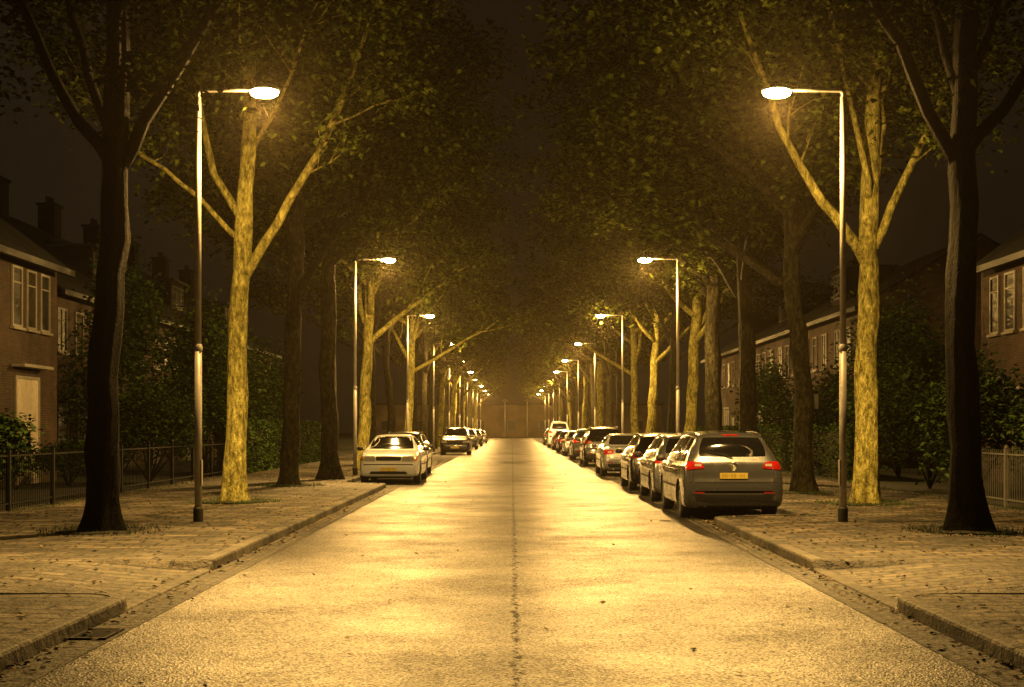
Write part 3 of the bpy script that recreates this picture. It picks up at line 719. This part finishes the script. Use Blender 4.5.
def sign(x, y, h, label, w_=.5, r_=.03):
    t = empty('sign_post', (x, y, .1), label, 'sign')
    MB().tube([(0, 0, 0), (0, 0, h)], r_, 10).build('post', M['pole'], t, smooth=True)
    m = MB(); m.box(-w_ / 2, w_ / 2, -r_ - .02, -r_ - .005, h - .42, h - .05); m.build('plate', M['paleiron'], t)
sign(7.5, 35, 2.4, 'thin post with a small plate on the right pavement between the trees', .3)
sign(-1.2, 240.6, 6.4, 'left of two sign posts at the far end of the street', 1.1, .11)
sign(2.6, 240.6, 6.4, 'right of two sign posts at the far end of the street', 1.1, .11)

# ------------------------------------------------------------------ cars
def cr(a, b, c, d, t):
    k = .42
    m1 = (c - a) * k; m2 = (d - b) * k; t2, t3 = t * t, t * t * t
    return (2 * t3 - 3 * t2 + 1) * b + (t3 - 2 * t2 + t) * m1 + (-2 * t3 + 3 * t2) * c + (t3 - t2) * m2
def body_mesh(st, wheels, wr):
    secs = []
    for (y, w_, zb, zbelt, wt, zt) in st:
        h = zt - zbelt
        P = [(0, zb), (.55 * w_, zb), (.9 * w_, zb + .015), (.985 * w_, zb + .10), (w_, zb + (zbelt - zb) * .45), (w_ * .995, zb + (zbelt - zb) * .7), (.972 * w_, zbelt - .05 * min(1, (zbelt - zb) / .3)), (.945 * w_, zbelt),
             (wt * .4 + .945 * w_ * .6 - .005, zbelt + h * .4), (wt + .012, zt - min(.15, h * .35)), (wt - .04, zt - min(.07, h * .2)), (wt * .80, zt - min(.03, h * .1)), (wt * .4, zt - .006), (0, zt)]
        secs.append([(x, y, z) for x, z in P])
    def dense_row(r):
        out = []; n = len(r)
        for i in range(n - 1):
            a = r[i - 1] if i else (-r[1][0], r[1][1], r[1][2]); b, c = r[i], r[i + 1]; d = r[i + 2] if i + 2 < n else (-r[n - 2][0], r[n - 2][1], r[n - 2][2])
            for k in range(3): out.append(tuple(cr(a[j], b[j], c[j], d[j], k / 3) for j in range(3)))
        out.append(r[-1]); return out
    rows = [dense_row(r) for r in secs]; D = []
    for i in range(len(rows) - 1):
        a, b, c, d = rows[max(i - 1, 0)], rows[i], rows[i + 1], rows[min(i + 2, len(rows) - 1)]
        dy = st[i + 1][0] - st[i][0]; K_ = 3 if dy < .6 else 7
        for k in range(K_):
            t = k / K_
            D.append([tuple(.5 * cr(a[j][q], b[j][q], c[j][q], d[j][q], t) + .5 * (b[j][q] + (c[j][q] - b[j][q]) * t) if q != 1 else b[j][q] + (c[j][q] - b[j][q]) * t for q in range(3)) for j in range(len(b))])
    D.append(rows[-1])
    mb = MB(); n = len(D[0]); ring = 2 * n - 2
    for r in D:
        mb.v += list(r); mb.v += [(-p[0], p[1], p[2]) for p in reversed(r[1:-1])]
    for i in range(len(D) - 1):
        for k in range(ring):
            a = i * ring + k; b = i * ring + (k + 1) % ring; mb.f.append((a, b, b + ring, a + ring))
    mb.f.append(tuple(reversed(range(ring)))); e = (len(D) - 1) * ring; mb.f.append(tuple(e + k for k in range(ring)))
    o = mb.build('body', PAINT['silver'])
    bm = bmesh.new(); bm.from_mesh(o.data); bmesh.ops.recalc_face_normals(bm, faces=bm.faces); bm.to_mesh(o.data); bm.free()
    cut = MB()
    for y in wheels:
        for sx in (-1, 1):
            a, b = sorted((sx * .58, sx * 1.2)); n0 = len(cut.v); N = 28
            for xx in (a, b):
                for k in range(N): an = 2 * PI * k / N; cut.v.append((xx, y + (wr + .045) * math.cos(an), wr + .02 + (wr + .045) * math.sin(an)))
            for k in range(N): cut.f.append((n0 + k, n0 + (k + 1) % N, n0 + N + (k + 1) % N, n0 + N + k))
            cut.f.append(tuple(n0 + k for k in reversed(range(N)))); cut.f.append(tuple(n0 + N + k for k in range(N)))
    co = cut.build('cutter', M['trim'])
    bm = bmesh.new(); bm.from_mesh(co.data); bmesh.ops.recalc_face_normals(bm, faces=bm.faces); bm.to_mesh(co.data); bm.free()
    md = o.modifiers.new('b', 'BOOLEAN'); md.operation = 'DIFFERENCE'; md.object = co; md.solver = 'EXACT'
    dg = bpy.context.evaluated_depsgraph_get(); me = bpy.data.meshes.new_from_object(o.evaluated_get(dg))
    bpy.data.objects.remove(o); bpy.data.objects.remove(co)
    me.polygons.foreach_set('use_smooth', [True] * len(me.polygons))
    me.set_sharp_from_angle(angle=math.radians(38))
    return me
def proj(bvh, corners, axis, off_=.005, n=8, soft=.12, nx=None):
    mb = MB(); nx = nx or n
    org = {'rear': lambda u, v: (Vector((u, -2, v)), Vector((0, 1, 0))), 'front': lambda u, v: (Vector((u, 8, v)), Vector((0, -1, 0))),
           'right': lambda u, v: (Vector((3, u, v)), Vector((-1, 0, 0))), 'left': lambda u, v: (Vector((-3, u, v)), Vector((1, 0, 0))), 'top': lambda u, v: (Vector((u, v, 4)), Vector((0, 0, -1)))}[axis]
    last = None
    for j in range(n + 1):
        for i in range(nx + 1):
            a, b = 2 * i / nx - 1, 2 * j / n - 1
            a2 = a * (1 - soft + soft * math.sqrt(1 - b * b / 2)); b2 = b * (1 - soft + soft * math.sqrt(1 - a * a / 2))
            s_, t_ = (a2 + 1) / 2, (b2 + 1) / 2
            c = corners; u = (c[0][0] * (1 - s_) + c[1][0] * s_) * (1 - t_) + (c[3][0] * (1 - s_) + c[2][0] * s_) * t_
            v = (c[0][1] * (1 - s_) + c[1][1] * s_) * (1 - t_) + (c[3][1] * (1 - s_) + c[2][1] * s_) * t_
            o, d = org(u, v); h = bvh.ray_cast(o, d)
            if h[0] is None: p = last or (o + d * 2)
            else:
                nn = h[1] if h[1].dot(d) < 0 else -h[1]; p = h[0] + nn * off_
            last = p; mb.v.append(tuple(p))
    for j in range(n):
        for i in range(nx): a = j * (nx + 1) + i; mb.f.append((a, a + 1, a + nx + 2, a + nx + 1))
    return mb
WAG = [(0, .70, .40, .50, .58, .55), (.02, .80, .31, .58, .68, .645), (.05, .85, .26, .66, .74, .72), (.075, .868, .24, .76, .76, .84), (.11, .875, .22, .86, .75, .96), (.17, .88, .20, .92, .715, 1.06), (.30, .885, .19, .935, .665, 1.27), (.42, .885, .19, .935, .64, 1.40), (.62, .89, .19, .935, .63, 1.465),
       (1.6, .892, .19, .93, .63, 1.50), (2.5, .892, .19, .925, .62, 1.485), (2.85, .892, .19, .925, .63, 1.435), (3.2, .89, .19, .925, .68, 1.25), (3.65, .885, .19, .92, .77, 1.0), (4.0, .875, .19, .87, .77, .93), (4.32, .85, .20, .77, .73, .83), (4.45, .81, .22, .68, .70, .74), (4.52, .75, .28, .58, .64, .62), (4.55, .64, .36, .5, .54, .53)]
SED = [(0, .68, .40, .56, .58, .62), (.03, .78, .31, .70, .68, .80), (.07, .82, .26, .82, .74, .93), (.15, .84, .22, .90, .76, .965), (.60, .855, .2, .92, .76, 1.0), (.78, .86, .19, .925, .74, 1.03), (1.15, .862, .19, .93, .64, 1.28), (1.42, .865, .19, .93, .60, 1.385), (2.0, .865, .19, .93, .60, 1.42), (2.5, .865, .19, .925, .60, 1.405), (2.8, .865, .19, .925, .61, 1.35),
       (3.1, .865, .19, .92, .67, 1.18), (3.45, .86, .19, .915, .76, .975), (3.9, .85, .19, .86, .76, .915), (4.25, .83, .20, .79, .73, .85), (4.40, .80, .22, .70, .71, .78), (4.47, .76, .28, .60, .68, .66), (4.5, .66, .36, .5, .56, .54)]
def scale_st(st, ky, kz, kw):
    return [(y * ky, w_ * kw, .19 + (zb - .19) * kz, .19 + (b - .19) * kz, wt * kw, .19 + (zt - .19) * kz) for y, w_, zb, b, wt, zt in st]
def car_proto(kind):
    if kind == 'saloon': ky, kz, kw = 1, 1, 1; st = SED; wr = .30
    elif kind == 'hatchback': ky, kz, kw = .89, .985, .975; wr = .30
    elif kind == 'suv': ky, kz, kw = .96, 1.13, 1.01; wr = .34
    elif kind == 'van': ky, kz, kw = 1.05, 1.5, 1.04; wr = .33
    else: ky, kz, kw = .98, 1.04, .985; wr = .32
    if kind != 'saloon': st = scale_st(WAG, ky, kz, kw)
    sal = kind == 'saloon'; L = st[-1][0]; wheels = (.82 * ky, 3.62 * ky) if not sal else (.85, 3.62)
    me = body_mesh(st, wheels, wr); bm = bmesh.new(); bm.from_mesh(me); bvh = BVHTree.FromBMesh(bm); bm.free()
    root = empty('parked_car', (0, 0, 0), '', 'car', 'cars parked along both kerbs')
    bo = bpy.data.objects.new('body', me); COL.objects.link(bo); bo.parent = root
    Z = lambda z: .19 + (z - .19) * kz
    def dec(name, cs, ax, mat, par=root, off_=.005, n=8, soft=.12, **k):
        if ax in ('rear', 'front'): cs = [(x * kw, Z(z)) for x, z in cs]
        else: cs = [(y * ky, Z(z)) for y, z in cs]
        return proj(bvh, cs, ax, off_, n, soft, **k).build(name, M[mat], par, smooth=True)
    mir = lambda cs: [(-x, z) for x, z in cs]
    if sal:
        dec('rear_window', [(-.62, 1.04), (.62, 1.04), (.50, 1.34), (-.50, 1.34)], 'rear', 'cglass', n=10)
        dec('windscreen', [(-.66, .99), (.66, .99), (.53, 1.35), (-.53, 1.35)], 'front', 'cglass', n=10)
        sides = [[(1.98, .96), (3.10, .97), (2.62, 1.31), (2.0, 1.33)], [(1.1, .96), (1.9, .96), (1.92, 1.33), (1.42, 1.30)]]
    else:
        dec('rear_window', [(-.62, 1.06), (.62, 1.06), (.52, 1.385), (-.52, 1.385)], 'rear', 'cglass', n=10, soft=.2)
        dec('windscreen', [(-.68, 1.02), (.68, 1.02), (.55, 1.41), (-.55, 1.41)], 'front', 'cglass', n=10)
        sides = [[(1.98, .97), (3.25, .99), (2.72, 1.36), (2.0, 1.39)], [(1.08, .97), (1.90, .97), (1.92, 1.39), (1.08, 1.395)], [(.42, .99), (1.0, .97), (1.0, 1.39), (.60, 1.37)]]
    for ax in ('left', 'right'):
        for cs in sides: dec('side_window', cs, ax, 'cglass', soft=.1)
        for yy in ((3.22, 1.94, 1.02) if not sal else (3.1, 1.95, 1.05)): dec('door_seam', [(yy, .30), (yy + .012, .30), (yy + .012, .95), (yy, .95)], ax, 'seam', n=6, nx=1, soft=0, off_=.003)
        dec('side_trim', [(1.3, .52), (3.2, .52), (3.2, .56), (1.3, .56)], ax, 'trim', n=1, nx=10, soft=0, off_=.008)
        sx = 1 if ax == 'right' else -1
        for yy in (2.15, 1.22):
            hx = .895 * kw; m = MB(); m.box(*sorted((sx * (hx - .03), sx * (hx + .018))), yy * ky, (yy + .16) * ky, Z(.80), Z(.825)); m.build('door_handle', M['trim'], root)
        m = MB(); c = (sx * (.97 * kw), (3.02 if not sal else 2.9) * ky, Z(.99)); base = len(m.v)
        for iu in range(7):
            th = -PI / 2 + PI * iu / 6
            for k in range(12):
                a = 2 * PI * k / 12; cx = math.copysign(abs(math.cos(a)) ** .7, math.cos(a)); cz_ = math.copysign(abs(math.sin(a)) ** .7, math.sin(a))
                q = max(.02, math.cos(th)) ** .5; m.v.append((c[0] + .095 * cx * q, c[1] + .07 * math.sin(th), c[2] + .065 * cz_ * q))
        for i in range(6):
            for k in range(12): a = i * 12 + k; b = i * 12 + (k + 1) % 12; m.f.append((a, b, b + 12, a + 12))
        m.tube([(sx * .84 * kw, c[1] + .02, c[2] - .03), (c[0], c[1] + .01, c[2] - .03)], .022, 6)
        m.build('wing_mirror', M['trim'], root, smooth=True)
    if sal: tl = [(.50, .74), (.80, .72), (.79, .88), (.50, .88)]
    else: tl = [(.50, .87), (.845, .84), (.80, .985), (.56, .975)]
    for cs in (tl, mir(tl)):
        o = dec('tail_light', cs, 'rear', 'tail', n=8, off_=.012, soft=.2)
        u0, u1 = (.56, .68); q = [(u0, (cs[0][1] + cs[3][1]) / 2 - .02), (u1, (cs[0][1] + cs[3][1]) / 2 - .025), (u1, (cs[0][1] + cs[3][1]) / 2 + .02), (u0, (cs[0][1] + cs[3][1]) / 2 + .02)]
        if cs[0][0] < 0: q = mir(q)
        dec('reversing_light', q, 'rear', 'tailw', par=o, n=3, off_=.016)
    dec('hatch_seam', [(-.78, .63), (.78, .63), (.78, .64), (-.78, .64)], 'rear', 'seam', n=1, nx=14, soft=0, off_=.004)
    for sg in (-1, 1): dec('hatch_seam', [(sg * .715, .64), (sg * .727, .64), (sg * .70, 1.0), (sg * .688, 1.0)], 'rear', 'seam', n=6, nx=1, soft=0, off_=.004)
    dec('rear_bumper_trim', [(-.66, .31), (.66, .31), (.70, .43), (-.70, .43)], 'rear', 'trim', n=3, nx=12, off_=.012)
    for sg in (-1, 1): dec('reflector', [(sg * .52, .455), (sg * .70, .455), (sg * .70, .48), (sg * .52, .48)], 'rear', 'tail', n=2, nx=4, off_=.012)
    pz = .70 if not sal else .52
    def plate(y, z, sg, nm):
        m = MB(); m.box(-.24, .24, *sorted((y, y + sg * .012)), z, z + .10); pl = m.build(nm, M['plate'], root)
        g = MB(); x = -.20
        for k in range(8):
            if k in (2, 5): g.box(x, x + .022, *sorted((y + sg * .012, y + sg * .0145)), z + .05, z + .058); x += .042; continue
            g.box(x, x + .009, *sorted((y + sg * .012, y + sg * .0145)), z + .02, z + .085); g.box(x + .024, x + .033, *sorted((y + sg * .012, y + sg * .0145)), z + .02, z + .085)
            x += .053
        g.build('plate_marks', M['mark'], pl)
    h = bvh.ray_cast(Vector((0, -2, Z(pz + .05))), Vector((0, 1, 0)))[0]; plate(h.y - .02, Z(pz), -1, 'number_plate')
    h = bvh.ray_cast(Vector((0, 8, Z(.42))), Vector((0, -1, 0)))[0]; plate(h.y + .012, Z(.38), 1, 'number_plate')
    zb_ = .90 if not sal else .84; h = bvh.ray_cast(Vector((0, -2, Z(zb_))), Vector((0, 1, 0)))[0]
    br_ = .072; m = MB(); m.lathe([(br_, h.y + .03), (br_, h.y - .024), (br_ - .016, h.y - .024), (br_ - .016, h.y + .03)], 24, 'y', (0, 0, Z(zb_)))
    if kind == 'estate':
        for pts in (((-.034, .038), (-.013, .004), (0, .016), (.013, .004), (.034, .038)), ((-.046, .008), (-.023, -.040), (0, -.010), (.023, -.040), (.046, .008))):
            m.tube([(x, h.y - .02, Z(zb_) + z) for x, z in pts], .0045, 5)
    m.build('badge', M['chrome'], root, smooth=True)
    hl = [(.44, .64), (.79, .66), (.80, .79), (.47, .755)] if not sal else [(.38, .65), (.70, .65), (.71, .79), (.40, .79)]
    for cs in (hl, mir(hl)): dec('headlight', cs, 'front', 'hlight', off_=.01)
    if sal:
        ind = [(.715, .66), (.80, .67), (.80, .79), (.715, .79)]
        for cs in (ind, mir(ind)): dec('indicator', cs, 'front', 'amber', off_=.009, n=3)
    dec('grille', [(-.40, .66), (.40, .66), (.41, .75), (-.41, .75)] if not sal else [(-.35, .665), (.35, .665), (.37, .785), (-.37, .785)], 'front', 'trim', off_=.008, n=3, nx=10)
    dec('grille_bar', [(-.36, .71), (.36, .71), (.36, .722), (-.36, .722)], 'front', 'chrome', off_=.014, n=1, nx=10, soft=0)
    dec('lower_grille', [(-.55, .29), (.55, .29), (.50, .37), (-.50, .37)], 'front', 'trim', off_=.008, n=3, nx=10)
    dec('bumper_strip', [(-.70, .545), (.70, .545), (.70, .575), (-.70, .575)], 'front', 'trim', off_=.012, n=1, nx=14, soft=0)
    dec('bonnet_seam', [(-.68, .80), (.68, .80), (.68, .808), (-.68, .808)], 'front', 'seam', off_=.004, n=1, nx=14, soft=0)
    if not sal:
        for sg in (-1, 1):
            rp = [bvh.ray_cast(Vector((sg * .575 * kw, y * ky, 5)), Vector((0, 0, -1)))[0] for y in (.62, 1.0, 1.6, 2.2, 2.6)]
            MB().tube([(p.x, p.y, p.z + (.005 if i in (0, 4) else .035)) for i, p in enumerate(rp)], .014, 6).build('roof_rail', M['trim'], root, smooth=True)
        hs = [bvh.ray_cast(Vector((x, -2, Z(z))), Vector((0, 1, 0)))[0] for x, z in ((0, 1.04), (-.2, 1.10), (-.42, 1.13))]
        MB().tube([(p.x, p.y - .02, p.z) for p in hs], .009, 5).build('wiper', M['trim'], root)
        dec('brake_light', [(-.14, 1.405), (.14, 1.405), (.14, 1.425), (-.14, 1.425)], 'rear', 'tail', off_=.01, n=1, nx=4, soft=0)
    MB().tube([(-.5, .05, .25), (-.5, .35, .25)], .03, 10).build('exhaust', M['alloy'], root)
    MB().box(-.62, .62, .5, L - .5, .16, .30).build('underbody', M['seam'], root)
    for yy in wheels:
        for sg in (-1, 1):
            x0 = sg * .66 * kw; x1 = sg * .865 * kw; m = MB(); n = 28
            m.lathe([(wr * .55, x0), (wr * .92, x0), (wr, x0 + sg * .03), (wr, x1 - sg * .035), (wr * .94, x1 - sg * .006), (wr * .70, x1), (wr * .66, x1 - sg * .012), (wr * .64, x1 - sg * .03)], n, 'x', (0, yy, wr))
            wo = m.build('wheel', M['rubber'], root, smooth=True)
            m = MB(); m.lathe([(wr * .66, x1 - sg * .012), (wr * .60, x1 - sg * .02), (wr * .58, x1 - sg * .07), (.001, x1 - sg * .07)], n, 'x', (0, yy, wr))
            for k in range(7):
                a = 2 * PI * k / 7; ca, sa = math.cos(a), math.sin(a)
                m.tube([(x1 - sg * .03, yy + .03 * ca, wr + .03 * sa), (x1 - sg * .03, yy + wr * .6 * ca, wr + wr * .6 * sa)], [.03, .02], 5)
            m.lathe([(.055, x1 - sg * .05), (.05, x1 - sg * .01), (.001, x1 - sg * .008)], 14, 'x', (0, yy, wr))
            m.build('rim', M['alloy'], wo)
    return root, L
PR = {}
def car(kind, colr, s, x, y, label):
    if kind not in PR:
        root, L = car_proto(kind); PR[kind] = (root, L)
        t = root
    else:
        root, L = PR[kind]; t = copy_tree(root)
    for c in t.children:
        if c.name.startswith('body'):
            c.data = c.data.copy(); c.data.materials.clear(); c.data.materials.append(PAINT[colr])
            for p in c.data.polygons: p.material_index = 0
    if s > 0: t.location = (x, y, .003); t.rotation_euler.z = 0
    else: t.location = (x, y + L, .003); t.rotation_euler.z = PI
    t['label'] = label; t['category'] = 'van' if kind == 'van' else 'car'
    return t
car('estate', 'silver', 1, 3.84, 24.2, 'silver grey estate car seen from behind, nearest on the right kerb')
car('hatchback', 'silver', 1, 3.88, 29.9, 'silver hatchback parked directly ahead of the nearest estate car')
car('hatchback', 'dark', 1, 3.84, 35.2, 'dark hatchback, third in the right row of parked cars')
car('saloon', 'champagne', 1, 3.82, 45.8, 'pale saloon seen from behind, fourth in the right row')
car('suv', 'black', 1, 3.86, 58, 'black off-roader, fifth in the right row of parked cars')
car('estate', 'grey', 1, 3.84, 69, 'grey estate car, sixth in the right row of parked cars')
car('hatchback', 'champagne', 1, 3.84, 80, 'pale hatchback, seventh in the right row of parked cars')
car('saloon', 'dark', 1, 3.84, 91, 'dark saloon, eighth in the right row of parked cars')
car('hatchback', 'red', 1, 3.84, 102, 'dark red hatchback, ninth in the right row just before the van')
car('van', 'white', 1, 3.9, 115, 'pale tall van far along the right kerb')
car('estate', 'silver', 1, 3.84, 132, 'silver estate car beyond the van on the right, far away')
car('saloon', 'white', -1, -3.5, 39.6, 'cream white saloon facing the camera, nearest on the left kerb')
car('hatchback', 'grey', -1, -3.72, 46.5, 'grey hatchback directly behind the cream white saloon')
car('suv', 'dark', -1, -3.35, 82, 'dark off-roader facing the camera, third on the left kerb')
car('estate', 'grey', -1, -3.45, 104, 'grey estate facing the camera, fourth on the left kerb')
car('hatchback', 'black', -1, -3.45, 122, 'black hatchback facing the camera, fifth on the left kerb')
car('saloon', 'champagne', -1, -3.45, 144, 'pale saloon facing the camera, farthest on the left kerb')
